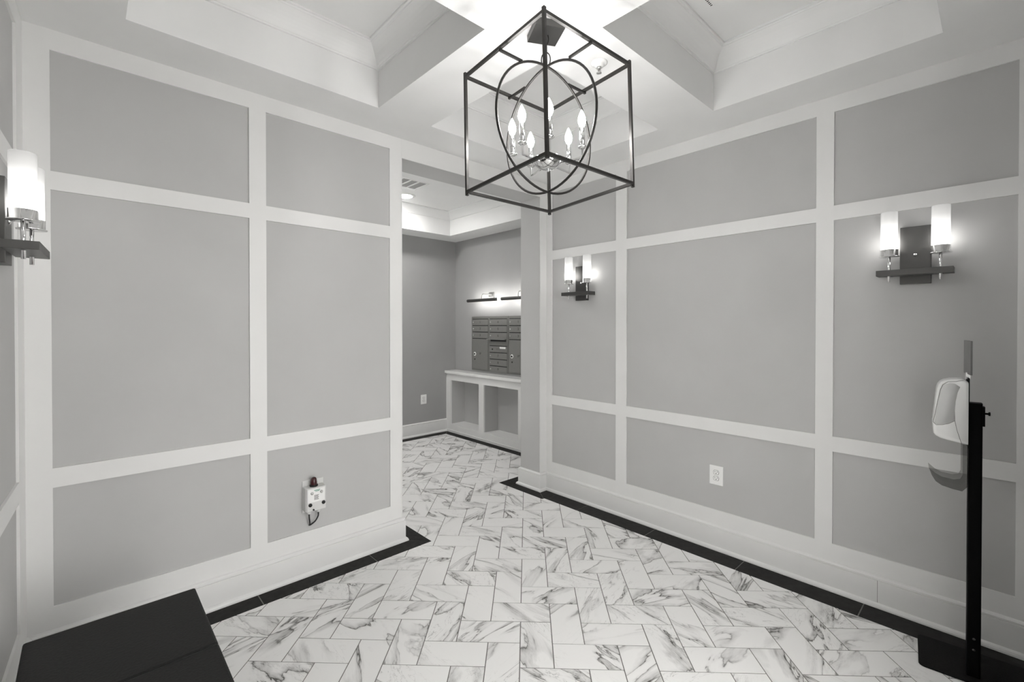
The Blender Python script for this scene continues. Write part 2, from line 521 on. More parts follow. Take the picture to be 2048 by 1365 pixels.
# baseboards: profile swept along straight runs; profile = (depth from wall face, z)
BP = [(0, 0), (0.033, 0), (0.033, 0.008), (0.029, 0.017), (0.022, 0.022), (0.018, 0.023), (0.018, 0.136), (0.0115, 0.1365), (0.0115, 0.1405), (0.0165, 0.1430), (0.0165, 0.148),
      (0.012, 0.154), (0.004, 0.157), (0, 0.157)]
def baseboard(name, p0, p1, nrm, ext0=0, ext1=0, scale=1.0, parent=None, m=None, label=None):
    """mitred: ext > 0 lengthens the foot of the profile beyond the run's end (outside corner), < 0 shortens it"""
    p0, p1, nrm = Vector((*p0, 0)), Vector((*p1, 0)), Vector((*nrm, 0))
    d = (p1-p0).normalized()
    vs, k = [], len(BP)
    for p, s, e in ((p0, -1, ext0), (p1, 1, ext1)):
        for dep, z in BP: vs.append(p+nrm*dep+d*s*e*dep+Vector((0, 0, z*scale)))
    fs = [(i, i+1, k+i+1, k+i) for i in range(k-1)]+[(0, k, 2*k-1, k-1), tuple(range(k)), tuple(range(2*k-1, k-1, -1))]
    mb = MB().add(vs, fs)
    o = mb.build(name, M_trim, parent)
    if parent is None: struct(o, label)
    return o
bb = baseboard('baseboard_back', (XC, YA), (XE, YA), (0, -1), -1, 1, label='white baseboard under the panelled wall left of the opening')
baseboard('return_piece', (XE, YA), (XE, YP), (1, 0), 1, 1, parent=bb)
bb = baseboard('baseboard_right', (XB, YD), (XB, YA), (-1, 0), -1, -1, label='long white baseboard under the right wall')
MB().box(XB-0.0185, XB-0.0178, 0.422, 0.4235, 0.024, 0.137).build('joint', M_grout, bb)
bb = baseboard('baseboard_jamb', (XJ, YA), (XJ, YP), (-1, 0), 1, 1, label='short white baseboard round the jamb right of the opening')
baseboard('return_piece', (XJ, YA), (XB, YA), (0, -1), 1, -1, parent=bb)
baseboard('return_piece', (XJ, YP), (XM, YP), (0, 1), 1, -1, parent=bb)
bb = baseboard('baseboard_left', (XC, YD), (XC, YA), (1, 0), -1, -1, label='white baseboard under the left wall behind the bench')
baseboard('baseboard_mailroom', (1.0, YM), (XCF, YM), (0, -1), 0, 0, 1.1, label='white baseboard on the mailroom back wall')

SKEW = R(-2.5)                 # the left wall is a little out of square with the others
MSK = Matrix.Translation((XC, YA, 0)) @ Matrix.Rotation(SKEW, 4, 'Z') @ Matrix.Translation((-XC, -YA, 0))
wall_left.matrix_world = MSK
bb.matrix_world = MSK

# ------------------------------------------------------------------ ceiling with four coffers
CX, CY = [(0.130, 1.247), (1.602, 2.697)], [(0.172, 1.152), (1.500, 2.460)]
gx = [XC-0.4, *CX[0], *CX[1], 3.1]
gy = [YD-0.1, *CY[0], *CY[1], YA+0.006]
ZBAND, ZIN, CD = 2.928, 3.034, 0.102
def coffered(gx, gy, holes, z0, z1):
    mb = MB()
    for i in range(len(gx)-1):
        for j in range(len(gy)-1):
            a, b, c, d = gx[i], gx[i+1], gy[j], gy[j+1]
            if (i, j) in holes:
                mb.add([(a, c, z0), (b, c, z0), (b, d, z0), (a, d, z0), (a, c, z1), (b, c, z1), (b, d, z1), (a, d, z1)],
                       [(0, 1, 5, 4), (1, 2, 6, 5), (2, 3, 7, 6), (3, 0, 4, 7)])
            else:
                mb.add([(a, c, z0), (b, c, z0), (b, d, z0), (a, d, z0), (a, c, z1), (b, c, z1), (b, d, z1), (a, d, z1)], [(0, 1, 2, 3), (4, 7, 6, 5)])
    mb.add([(gx[0], gy[0], z1), (gx[-1], gy[0], z1), (gx[-1], gy[-1], z1), (gx[0], gy[-1], z1), (gx[0], gy[0], z0), (gx[-1], gy[0], z0), (gx[-1], gy[-1], z0), (gx[0], gy[-1], z0)],
           [(0, 1, 5, 4), (1, 2, 6, 5), (2, 3, 7, 6), (3, 0, 4, 7)])
    return mb
def crown(x0, x1, y0, y1, zb, zi, d, parent):
    """crown moulding swept round a coffer: bead, cove, fillet"""
    h = zi-zb
    prof = [(0, 0), (0.011, 0), (0.013, 0.008), (0.016, 0.010)]
    for i in range(7):
        t = i/6.0
        a = t*PI/2
        # cove: starts steep, ends flat
        prof.append((0.016+(d-0.034)*(1-math.cos(a))*0.35+(d-0.034)*t*0.65, 0.010+(h-0.026)*math.sin(a)*0.35+(h-0.026)*t*0.65))
    prof += [(d-0.014, h-0.016), (d-0.010, h-0.010), (d, h-0.010), (d, h), (0, h)]
    k = len(prof)
    vs, fs = [], []
    for cx, cy, sx, sy in ((x0, y0, 1, 1), (x1, y0, -1, 1), (x1, y1, -1, -1), (x0, y1, 1, -1)):
        for dd, z in prof: vs.append((cx+sx*dd, cy+sy*dd, zb+z))
    for c in range(4):
        e = (c+1) % 4
        for q in range(k): fs.append((c*k+q, e*k+q, e*k+(q+1) % k, c*k+(q+1) % k))
    MB().add(vs, fs).build('crown_molding', M_crown, parent)
ceiling = struct(coffered(gx, gy, {(1, 1), (1, 3), (3, 1), (3, 3)}, H, ZIN+0.02).build('ceiling', M_ceil), 'white ceiling with crossing beams and four coffers')
for x0, x1 in CX:
    for y0, y1 in CY:
        crown(x0, x1, y0, y1, ZBAND, ZIN, CD, ceiling)
        MB().box(x0-0.01, x1+0.01, y0-0.01, y1+0.01, ZIN, ZIN+0.018).build('coffer_panel', M_ceil, ceiling)
ZS, MB0, MB1, ZI2 = 2.629, (1.55, 3.490), (3.215, 4.907), 2.918
ceil2 = struct(coffered([1.0, *MB0, XM], [YP, *MB1, YM], {(1, 1)}, ZS, ZI2+0.02).build('ceiling', M_ceil), 'white coffered ceiling of the mailroom')
crown(*MB0, *MB1, 2.829, ZI2, 0.105, ceil2)
MB().box(MB0[0]-0.01, MB0[1]+0.01, MB1[0]-0.01, MB1[1]+0.01, ZI2, ZI2+0.018).build('coffer_panel', M_ceil, ceil2)

# unseen glass door, added behind the camera to let in fill daylight
door = empty('fill_door', (DX0, YD-0.08, 0)); struct(door, 'added glazed double door with black frame, unseen behind the camera, for fill daylight')
dw = DX1-DX0
MB().box(0, 0.05, -0.04, 0.04, 0, DZ).box(dw-0.05, dw, -0.04, 0.04, 0, DZ).box(0.05, dw-0.05, -0.04, 0.04, DZ-0.05, DZ).build('door_frame', M_doorframe, door)
for a, b in ((0.055, dw/2-0.003), (dw/2+0.003, dw-0.055)):
    lf = MB().box(a, a+0.07, -0.02, 0.02, 0.01, DZ-0.055).box(b-0.07, b, -0.02, 0.02, 0.01, DZ-0.055).box(a+0.07, b-0.07, -0.02, 0.02, 0.01, 0.2).box(a+0.07, b-0.07, -0.02, 0.02, DZ-0.14, DZ-0.055).build('door_leaf', M_doorframe, door)
    MB().box(a+0.07, b-0.07, -0.003, 0.003, 0.2, DZ-0.14).build('pane', M_glass, lf)
MB().box(0, dw, -0.05, 0.05, -0.02, 0.008).build('threshold', M_nickel, door)

# ------------------------------------------------------------------ chandelier
CH = Vector((1.433, 1.320, H))
ch = tag(empty('chandelier', CH), 'black open cube lantern chandelier with two rings and six lit candle bulbs', 'chandelier')
def loc(p): return Vector(p)-CH
# canopy, chain
mtx = Matrix.Translation((0, 0, -0.0145)) @ Matrix.Rotation(R(-29.2), 4, 'Z')
MB().obox(mtx, 0.127, 0.127, 0.029).build('canopy', M_bronze, ch)
O = Vector((1.436, 1.322, 2.5416)); tx, ty, yaw = 0.0164, 0.0450, -0.0606
up = Vector((tx, ty, 1)).normalized()
X_ = (Vector((1, 0, 0))-up*up.x).normalized(); Y_ = up.cross(X_)
ax = X_*math.cos(yaw)+Y_*math.sin(yaw); ay = -X_*math.sin(yaw)+Y_*math.cos(yaw)
def q(a, b, c): return loc(O+ax*a+ay*b+up*c)
HW, HH = 0.2455, 0.504
RB = 0.0058
for sx, sy in ((-1, -1), (-1, 1), (1, 1), (1, -1)):
    MB().tube([q(sx*HW, sy*HW, 0.016), q(sx*HW, sy*HW, -HH-0.016)], RB, square=True).build('post', M_cage, ch)
for z in (0, -HH):
    for a, b in (((-1, -1), (-1, 1)), ((-1, 1), (1, 1)), ((1, 1), (1, -1)), ((1, -1), (-1, -1))):
        MB().tube([q(a[0]*HW, a[1]*HW, z), q(b[0]*HW, b[1]*HW, z)], RB, square=True).build('rail', M_cage, ch)
RR, RZ = 0.272, -0.252
for k in range(2):
    rad = RR-0.0045*k
    pts = [q(rad*math.cos(2*PI*i/64)*(1-k), rad*math.cos(2*PI*i/64)*k, RZ+rad*math.sin(2*PI*i/64)) for i in range(64)]
    MB().tube(pts, 0.0052, 8, closed=True).build('ring', M_cage, ch)
zb = -0.012
for c, s in ((1, 0), (-1, 0), (0, 1), (0, -1)):
    MB().tube([q(c*HW, s*HW, zb), q(c*0.135, s*0.135, zb)], 0.0045, square=True).tube([q(c*HW, s*HW, 0), q(c*HW, s*HW, zb-0.004)], 0.0045, square=True).build('bracket', M_cage, ch)
# chain links from canopy to ring crown
top = q(0, 0, RZ+RR)
z_hi = Vector((0, 0, -0.026))
sv = (ax-ay).normalized()
fr_ = [0.0, 0.30, 0.60, 1.0]
for i in range(3):
    a = z_hi.lerp(top, fr_[i]); b = z_hi.lerp(top, fr_[i+1])
    mid, hl = (a+b)/2, (b-a).length/2+0.005
    side = sv if i != 1 else (ax+ay).normalized()
    wd = (0.011, 0.011, 0.019)[i]
    pts = [mid+Vector((0, 0, hl*math.sin(t)))+side*wd*math.cos(t) for t in [2*PI*j/20 for j in range(20)]]
    MB().tube(pts, 0.0026, 6, closed=True).build('chain_link', M_cage, ch)
MB().tube([q(0, 0, RZ+RR), q(0, 0, -0.375)], 0.004).build('stem', M_cage, ch)
# hub bowl
Mch = Matrix((ax, ay, up)).transposed().to_4x4(); Mch.translation = q(0, 0, -0.395)
hub = MB().lathe([(0.0, -0.032), (0.021, -0.030), (0.040, -0.021), (0.055, -0.008), (0.063, 0.006), (0.065, 0.012), (0.058, 0.014), (0.0, 0.016)], n=32, mtx=Mch).build('hub_bowl', M_chrome, ch)
MB().lathe([(0, -0.042), (0.005, -0.040), (0.006, -0.036), (0.003, -0.031), (0.003, -0.028)], n=12, mtx=Mch).build('finial', M_chrome, hub)
CR = 0.148
for an in (6, 76, 137, 183, 229, 300):
    c, s = math.cos(R(an)), math.sin(R(an))
    za, zd = -0.402, -0.360
    arm = MB().tube([q(c*0.03, s*0.03, za), q(c*CR, s*CR, za), q(c*CR, s*CR, zd)], 0.0036, square=True).build('arm', M_chrome, ch)
    T = Mch.copy(); T.translation = q(c*CR, s*CR, zd)
    MB().lathe([(0.0, -0.004), (0.006, -0.004), (0.015, 0.0), (0.0195, 0.004), (0.0185, 0.006), (0.010, 0.004), (0, 0.004)], n=20, mtx=T).build('drip_pan', M_chrome, arm)
    MB().lathe([(0.0, 0.004), (0.0105, 0.004), (0.0105, 0.086), (0.0, 0.086)], n=16, mtx=T).build('candle_sleeve', M_chrome, arm)
    MB().lathe([(0.0, 0.0862), (0.0075, 0.0862), (0.010, 0.092), (0.0140, 0.102), (0.0162, 0.113), (0.0152, 0.125), (0.0115, 0.138), (0.006, 0.151), (0.0018, 0.160), (0, 0.161)], n=16, mtx=T).build('bulb', E_bulb, arm)

# ------------------------------------------------------------------ wall lamps (local: x along wall, y out of wall, z = 0 at plate's lower end)
def sconce(label, world, rz):
    t = tag(empty('wall_lamp', world, rz), label, 'wall lamp', 'two-light wall lamps')
    MB().cbox(-0.058, 0.058, -0.001, 0.028, 0, 0.283, 0.0015).build('back_plate', M_bronze, t)
    bar = MB().cbox(-0.1405, 0.1405, 0.026, 0.114, 0.040, 0.068, 0.0012).build('bar', M_bronze, t)
    MB().lathe([(0, 0.0), (0.008, 0.0), (0.008, 0.002), (0.0055, 0.005), (0, 0.006)], n=16, mtx=Matrix.Translation((0, 0.028, 0.143)) @ Matrix.Rotation(-PI/2, 4, 'X')).build('screw_knob', M_chrome, t)
    for sx in (-1, 1):
        c = (sx*0.0945, 0.072, 0)
        lamp = MB().lathe([(0, 0.012), (0.0062, 0.012), (0.0062, 0.150), (0, 0.150)], c, 12).build('stem', M_chrome, t)
        MB().lathe([(0, 0.138), (0.040, 0.136), (0.041, 0.139), (0.0355, 0.141), (0.0355, 0.172), (0.0345, 0.173), (0.0345, 0.150), (0, 0.150)], c, 32).build('collar', M_chrome, lamp)
        MB().lathe([(0, 0.152), (0.0335, 0.152), (0.0335, 0.358), (0.0310, 0.359), (0.0310, 0.16), (0, 0.158)], c, 32).build('glass_shade', M_shade, lamp)
    return t
sconce('black wall lamp on the right wall above the hand sanitizer stand', (XBp-0.003, 0.284, 1.664), R(90))
sconce('small far wall lamp on the right wall next to the opening', (XBp-0.003, 2.355, 1.664), R(90))
sconce('wall lamp on the left wall nearest the added glass entry door', MSK @ Vector((XCp+0.003, 0.72, 1.664)), R(-90)+SKEW)
sconce('wall lamp cut by the left edge of the picture above the bench', MSK @ Vector((XCp+0.003, 2.28, 1.664)), R(-90)+SKEW)

# ------------------------------------------------------------------ bench
BX0, BX1, BY1, BZ = -0.149, 0.306, 2.112, 0.450
t = tag(empty('bench', ((BX0+BX1)/2, 1.48, 0)), 'black leather upholstered bench against the left wall', 'bench')
hx = (BX1-BX0)/2
yy = BY1-1.48
for k in range(3):
    y1 = yy-0.421*k; y0 = y1-0.421
    MB().cbox(-hx, hx, y0+0.0008, y1-0.0008, 0.30, BZ, 0.007).build('cushion', M_leather, t)
MB().cbox(-hx+0.01, hx-0.01, yy-1.255, yy-0.01, 0.10, 0.30, 0.006).build('base', M_leather, t)
for sx in (-1, 1):
    for y in (yy-0.06, yy-1.20):
        MB().lathe([(0, 0), (0.018, 0), (0.026, 0.10), (0, 0.10)], (sx*(hx-0.06), y, 0), 12).build('leg', M_black, t)

# ------------------------------------------------------------------ alarm box on the panelled wall
t = tag(empty('alarm_box', (0.975, YAp-0.003, 0.382)), 'grey pump alarm box with dark red beacon on the panelled wall', 'alarm box')
MB().cbox(-0.056, 0.064, -0.006, 0.0005, -0.018, 0.168, 0.002).build('mounting_flange', M_alarm, t)
body = MB().cbox(-0.056, 0.060, -0.062, -0.005, 0.0, 0.138, 0.006).build('body', M_alarm, t)
cover = MB().cbox(-0.052, 0.056, -0.070, -0.060, 0.003, 0.138, 0.004).build('cover', M_alarm, t)
MB().box(-0.047, 0.049, -0.0706, -0.0698, 0.055, 0.131).build('face_label', M_label, t)
pr = MB()
for i, (x0, x1, z) in enumerate(((-0.012, 0.022, 0.121), (-0.006, 0.018, 0.115))): pr.box(x0, x1, -0.0710, -0.0704, z, z+0.0035)
pr.build('green_print', M_green, t, label='green print on the label')
pr = MB()
for i in range(5): pr.box(-0.012, 0.014-0.003*(i % 2), -0.0710, -0.0704, 0.068+0.006*i, 0.0705+0.006*i)
pr.build('small_print', M_ink, t, label='small dark print on the label')
ry = Matrix.Rotation(PI/2, 4, 'X')
for x, z, r, m_, nm in ((-0.024, 0.108, 0.0085, M_nickel, 'pilot_light'), (0.029, 0.108, 0.0085, M_nickel, 'pilot_light'), (-0.034, 0.042, 0.0105, M_rubber, 'push_button'),
                        (0.041, 0.042, 0.0105, M_rubber, 'push_button'), (-0.016, 0.012, 0.005, M_rubber, 'screw')):
    MB().lathe([(0, 0), (r, 0), (r, 0.004), (r*0.75, 0.009), (0, 0.010)], n=16, mtx=Matrix.Translation((x, -0.070, z)) @ ry).build(nm, m_, t)
bc = MB().lathe([(0, 0.138), (0.023, 0.138), (0.023, 0.146), (0.020, 0.148), (0, 0.148)], (-0.002, -0.036, 0), 20).build('beacon_base', M_rubber, t)
MB().lathe([(0.0185, 0.147), (0.0185, 0.160), (0.016, 0.178), (0.011, 0.187), (0.005, 0.190), (0, 0.1905)], (-0.002, -0.036, 0), 20).build('beacon_lens', M_red, bc, label='dark red beacon lens')
for x in (-0.028, 0.024):
    MB().lathe([(0, -0.020), (0.008, -0.020), (0.0125, -0.014), (0.0125, -0.005), (0.015, -0.004), (0.015, 0.001), (0, 0.001)], (x, -0.034, 0), 12).build('cable_gland', M_alarm, t)
    e = Vector((-0.016, 0.002, -0.100))
    p = [Vector((x, -0.034, -0.018)), Vector((x+0.001, -0.034, -0.045)), Vector((x*0.6-0.006, -0.030, -0.074)), Vector((-0.018, -0.018, -0.094)), e]
    pts = []
    for i in range(len(p)-1):
        for s in range(4): pts.append(p[i].lerp(p[i+1], s/4))
    pts.append(e)
    for _ in range(2): pts = [pts[0]]+[(pts[i-1]+pts[i]*2+pts[i+1])/4 for i in range(1, len(pts)-1)]+[pts[-1]]
    MB().tube(pts, 0.0042).build('cable', M_rubber, t)

# ------------------------------------------------------------------ outlets (local: x along wall, y out, z up; centre of plate)
def outlet(label, world, rz):
    t = tag(empty('wall_outlet', world, rz), label, 'outlet', 'white duplex outlets')
    MB().cbox(-0.0435, 0.0435, -0.0005, 0.006, -0.0625, 0.0625, 0.0025).build('cover_plate', M_wplastic, t)
    for s in (-1, 1):
        z0 = s*0.0195
        pts = [(0.0165*math.cos(2*PI*i/20), max(-0.0135, min(0.0135, 0.0168*math.sin(2*PI*i/20)))) for i in range(20)]
        mb = MB().prism(pts, 0, 0.0016).xf(Matrix.Translation((0, 0.0075, z0)) @ Matrix.Rotation(PI/2, 4, 'X'))
        rc = mb.build('receptacle', M_wplastic, t)
        MB().prism([(1.14*x, 1.12*z) for x, z in pts], 0, 0.0006).xf(Matrix.Translation((0, 0.0064, z0)) @ Matrix.Rotation(PI/2, 4, 'X')).build('seam', M_grout, rc)
        MB().box(-0.0085, -0.0060, 0.0072, 0.0079, z0+0.0005, z0+0.0085).build('slot', M_ink, rc)
        MB().box(0.0060, 0.0085, 0.0072, 0.0079, z0+0.0005, z0+0.0075).build('slot', M_ink, rc)
        MB().lathe([(0, 0), (0.0030, 0), (0.0030, 0.0006), (0, 0.0006)], n=10, mtx=Matrix.Translation((0, 0.0073, z0-0.0068)) @ Matrix.Rotation(-PI/2, 4, 'X')).build('ground_hole', M_ink, rc)
    MB().lathe([(0, 0), (0.003, 0), (0.002, 0.001), (0, 0.001)], n=10, mtx=Matrix.Translation((0, 0.006, 0)) @ Matrix.Rotation(-PI/2, 4, 'X')).build('screw', M_wplastic, t)
outlet('white duplex outlet low on the right panelled wall', (XBp-0.003, 1.2585, 0.478), R(90))
outlet('white outlet low on the mailroom back wall', (3.290, YM, 0.475), R(180))

# ------------------------------------------------------------------ hand sanitizer stand
ST = Vector((2.690, 0.066, 0)); a6 = R(6)
t = tag(empty('sanitizer_stand', ST, a6), 'black floor stand with white hand sanitizer dispenser by the right wall', 'sanitizer stand')
def rounded(x0, x1, y0, y1, r, n=5):
    p = []
    for cx, cy, a0 in ((x1-r, y1-r, 0), (x0+r, y1-r, 90), (x0+r, y0+r, 180), (x1-r, y0+r, 270)):
        for i in range(n+1):
            a = R(a0+90*i/n); p.append((cx+r*math.cos(a), cy+r*math.sin(a)))
    return p
MB().prism(rounded(-0.068, 0.185, -0.182, 0.170, 0.022), 0.0005, 0.007).build('base_plate', M_black_plate, t)
pole = MB().prism(rounded(-0.024, 0.024, -0.021, 0.021, 0.006, 3), 0.006, 1.138).build('pole', M_black, t)
for z in (0.12, 0.165): MB().lathe([(0, 0), (0.005, 0), (0.004, 0.002), (0, 0.003)], n=10, mtx=Matrix.Translation((-0.024, 0.0, z)) @ Matrix.Rotation(-PI/2, 4, 'Y')).build('bolt', M_bronze, pole)
MB().box(-0.018, 0.018, -0.028, -0.0205, 1.045, 1.125).build('clamp_plate', M_black, t)
MB().lathe([(0, 0), (0.004, 0), (0.004, 0.010), (0.008, 0.011), (0.008, 0.016), (0, 0.017)], n=12, mtx=Matrix.Translation((0, -0.028, 1.096)) @ Matrix.Rotation(PI/2, 4, 'X')).build('knob', M_black, t)
MB().cbox(-0.050, 0.050, 0.0195, 0.0235, 0.955, 1.242, 0.001).build('mounting_plate', M_black, t)
def dispenser_loft(prof, secs):
    """secs: (x, inset) slices of the side profile; prof: (y, z)"""
    cy = sum(p[0] for p in prof)/len(prof); cz = sum(p[1] for p in prof)/len(prof)
    ymin = min(p[0] for p in prof)
    vs, fs, k = [], [], len(prof)
    for x, ins in secs:
        for y, z in prof:
            dy, dz = y-ymin, z-cz
            vs.append((x, ymin+dy*(1-ins), cz+dz*(1-ins*0.6)))
    for i in range(len(secs)-1):
        for j in range(k):
            e = (j+1) % k
            fs.append((i*k+j, i*k+e, (i+1)*k+e, (i+1)*k+j))
    fs.append(tuple(range(k))); fs.append(tuple((len(secs)-1)*k+j for j in range(k)))
    return MB().add(vs, fs, True)
Y0 = 0.0235
def yz(L): return [(Y0+(395-a)/4.014*0.00158, 1.238-(b-377)/4.014*0.00206) for a, b in L]
bodyp = yz([(395, 402), (360, 379), (310, 379), (262, 385), (215, 397), (185, 412), (166, 436), (156, 468), (148, 530), (140, 610), (131, 690), (124, 750), (128, 800), (131, 838), (146, 856), (180, 872), (240, 884), (310, 894), (395, 905)])
secs = [(-0.060, 0.16), (-0.0585, 0.07), (-0.052, 0.02), (-0.040, 0.0), (0.040, 0.0), (0.052, 0.02), (0.0585, 0.07), (0.060, 0.16)]
disp = dispenser_loft(bodyp, secs).build('dispenser', M_wplastic, t)
winp = yz([(292, 415), (255, 413), (222, 424), (198, 445), (178, 500), (165, 570), (150, 660), (135, 750), (160, 762), (200, 757), (250, 742), (290, 715), (292, 640), (298, 560), (312, 490), (330, 440)])
dispenser_loft(winp, [(-0.0606, 0.01), (-0.0585, 0.0), (0.0585, 0.0), (0.0606, 0.01)]).build('level_window', M_gplastic, disp, label='grey glossy window of the dispenser')
gr = MB()
for L in ([(360, 384), (300, 400), (240, 404), (200, 430), (182, 470), (160, 570), (140, 680), (126, 742), (150, 764), (200, 758), (250, 743), (294, 716)], [(330, 440), (305, 500), (294, 570), (291, 640), (294, 716), (310, 790), (330, 850), (345, 895)]):
    P = yz(L)
    for xx in (-0.0598, 0.0598): gr.tube([(xx, y, z) for y, z in P], 0.0009, 5)
gr.build('seam_line', M_grout, disp)
# smoked drip tray
tray = MB()
prof = yz([(397, 905), (400, 1180), (393, 1245), (355, 1284), (280, 1277), (200, 1262), (150, 1235), (120, 1190), (95, 1130)])
for x0, x1 in ((-0.045, 0.045),):
    k = len(prof)
    tray.add([(x0, y, z) for y, z in prof]+[(x1, y, z) for y, z in prof], [(i, i+1, k+i+1, k+i) for i in range(k-1)])
inner = yz([(357, 905), (357, 1150), (340, 1185), (290, 1198), (200, 1190), (150, 1170)])
side = prof+list(reversed(inner))
for x0 in (-0.045, 0.045):
    tray.add([(x0, y, z) for y, z in side], [tuple(range(len(side)))])
tray.build('drip_tray', M_smoke, t, label='smoked clear drip tray')
# sign holder on top
MB().tube([(0, 0.0215, 1.235), (0, 0.0215, 1.262)], 0.007, square=True).build('sign_post', M_nickel, t)
sg = MB().cbox(-0.072, 0.072, -0.003, 0.003, 1.256, 1.395, 0.001).xf(Matrix.Translation((0, 0.0215, 0)) @ Matrix.Rotation(R(4), 4, 'Z')).build('sign', M_sign, t)

# ------------------------------------------------------------------ ceiling things
t = tag(empty('sprinkler', (1.805, 1.317, H)), 'white fire sprinkler head on the ceiling beam beside the chandelier', 'sprinkler')
MB().lathe([(0, 0.001), (0.040, 0.001), (0.040, -0.003), (0.033, -0.007), (0.022, -0.009), (0.020, -0.020), (0, -0.020)], n=28).build('escutcheon', M_wplastic, t)
fr = MB().lathe([(0, -0.018), (0.011, -0.018), (0.009, -0.028), (0, -0.030)], n=16)
fr.tube([(0.010, 0, -0.026), (0.012, 0, -0.036), (0.003, 0, -0.048)], 0.002, 6).tube([(-0.010, 0, -0.026), (-0.012, 0, -0.036), (-0.003, 0, -0.048)], 0.002, 6)
fr.build('frame', M_nickel, t)
MB().lathe([(0, -0.030), (0.0025, -0.031), (0.0025, -0.046), (0, -0.047)], n=10).build('heat_bulb', M_red, t)
MB().lathe([(0, -0.047), (0.012, -0.048), (0.012, -0.050), (0, -0.050)], n=16).build('deflector', M_nickel, t)

t = tag(empty('ceiling_vent', (2.10, 0.84, ZIN)), 'white louvred vent inside the right coffer at the top edge', 'vent')
MB().box(-0.152, 0.152, -0.136, 0.136, -0.002, 0.001).box(-0.152, 0.152, 0.100, 0.136, -0.012, -0.001).box(-0.152, 0.152, -0.136, -0.100, -0.012, -0.001).box(0.118, 0.152, -0.1, 0.1, -0.012, -0.001).build('frame', M_wplastic, t)
sl = MB()
for k in range(22): sl.box(-0.146+0.0135*k, -0.140+0.0135*k, 0.124, 0.134, -0.0126, -0.0118)
sl.build('slots', M_dark, t)['kind'] = 'stuff'
for k in range(11): MB().obox(Matrix.Translation((-0.135+0.0235*k, 0, -0.008)) @ Matrix.Rotation(R(35), 4, 'Y'), 0.018, 0.2, 0.002).build('louver', M_wplastic, t)

t = tag(empty('ceiling_vent', (2.39, 4.14, ZI2)), 'white rectangular vent on the mailroom ceiling behind the header', 'vent')
MB().box(-0.205, 0.205, -0.145, 0.145, -0.001, 0.001).build('backing', M_gray_dark, t)
MB().box(-0.205, 0.205, -0.145, -0.125, -0.010, 0.0).box(-0.205, 0.205, 0.125, 0.145, -0.010, 0.0).box(-0.205, -0.185, -0.125, 0.125, -0.010, 0.0).box(0.185, 0.205, -0.125, 0.125, -0.010, 0.0).build('frame', M_wplastic, t)
for x in (-0.092, 0.0, 0.092): MB().box(x-0.006, x+0.006, -0.125, 0.125, -0.009, -0.001).build('divider', M_wplastic, t)

def downlight(label, x, y):
    t = tag(empty('downlight', (x, y, ZI2)), label, 'downlight', 'mailroom downlights')
    MB().lathe([(0.080, 0.0), (0.112, 0.001), (0.112, -0.004), (0.095, -0.012), (0.082, -0.012), (0.080, -0.008)], n=36).build('trim_ring', M_wplastic, t)
    MB().lathe([(0, -0.010), (0.081, -0.010), (0.081, -0.002), (0, -0.002)], n=36).build('lens', E_down, t)
downlight('round lit recessed downlight on the mailroom ceiling, in view beside the vent', 2.628, 4.560)
downlight('added unseen downlight behind the panelled wall, brightening the mailroom', 1.80, 4.56)  # extra lamp added out of view to lift the mailroom light

# ------------------------------------------------------------------ mailroom cabinet, counter, mailboxes, picture lights
t = tag(empty('mailroom_cabinet', (XCF, 4.1, 0)), 'white built-in cabinet of open cubbies below the mailboxes', 'cabinet')
Y1 = YM-4.1
nich = [(5.131-4.1, 4.522-4.1), (4.422-4.1, 3.800-4.1), (3.700-4.1, 3.090-4.1)]
ff = MB().box(0, 0.02, YP-4.1, Y1, 0, 0.112).box(0, 0.02, YP-4.1, Y1, 0.712, 0.802)
ed = [Y1]+[v for n in nich for v in n]+[YP-4.1]
for k in range(0, len(ed), 2): ff.box(0, 0.02, ed[k+1], ed[k], 0.112, 0.712)
ff.build('face_frame', M_trim, t)
MB().box(-0.010, 0.0, YP-4.1, Y1, 0.0, 0.030).build('toe_molding', M_trim, t)
for y1, y0 in nich:
    MB().box(0.02, 0.245, y0-0.01, y1+0.01, 0.095, 0.112).build('shelf', M_trim, t)
    MB().box(0.235, 0.245, y0-0.01, y1+0.01, 0.112, 0.75).build('back_panel', M_gray, t)
for k in range(0, len(ed), 2):
    MB().box(0.02, 0.235, ed[k+1], ed[k], 0.112, 0.75).build('partition', M_gray, t)
MB().box(0.02, 0.235, YP-4.1, Y1, 0.75, 0.80).build('top_panel', M_trim, t)
tag(MB().cbox(XCF-0.028, XM, YP+0.002, YM-0.001, 0.8035, 0.839, 0.003).build('countertop', M_counter), 'white countertop ledge under the mailboxes', 'countertop')

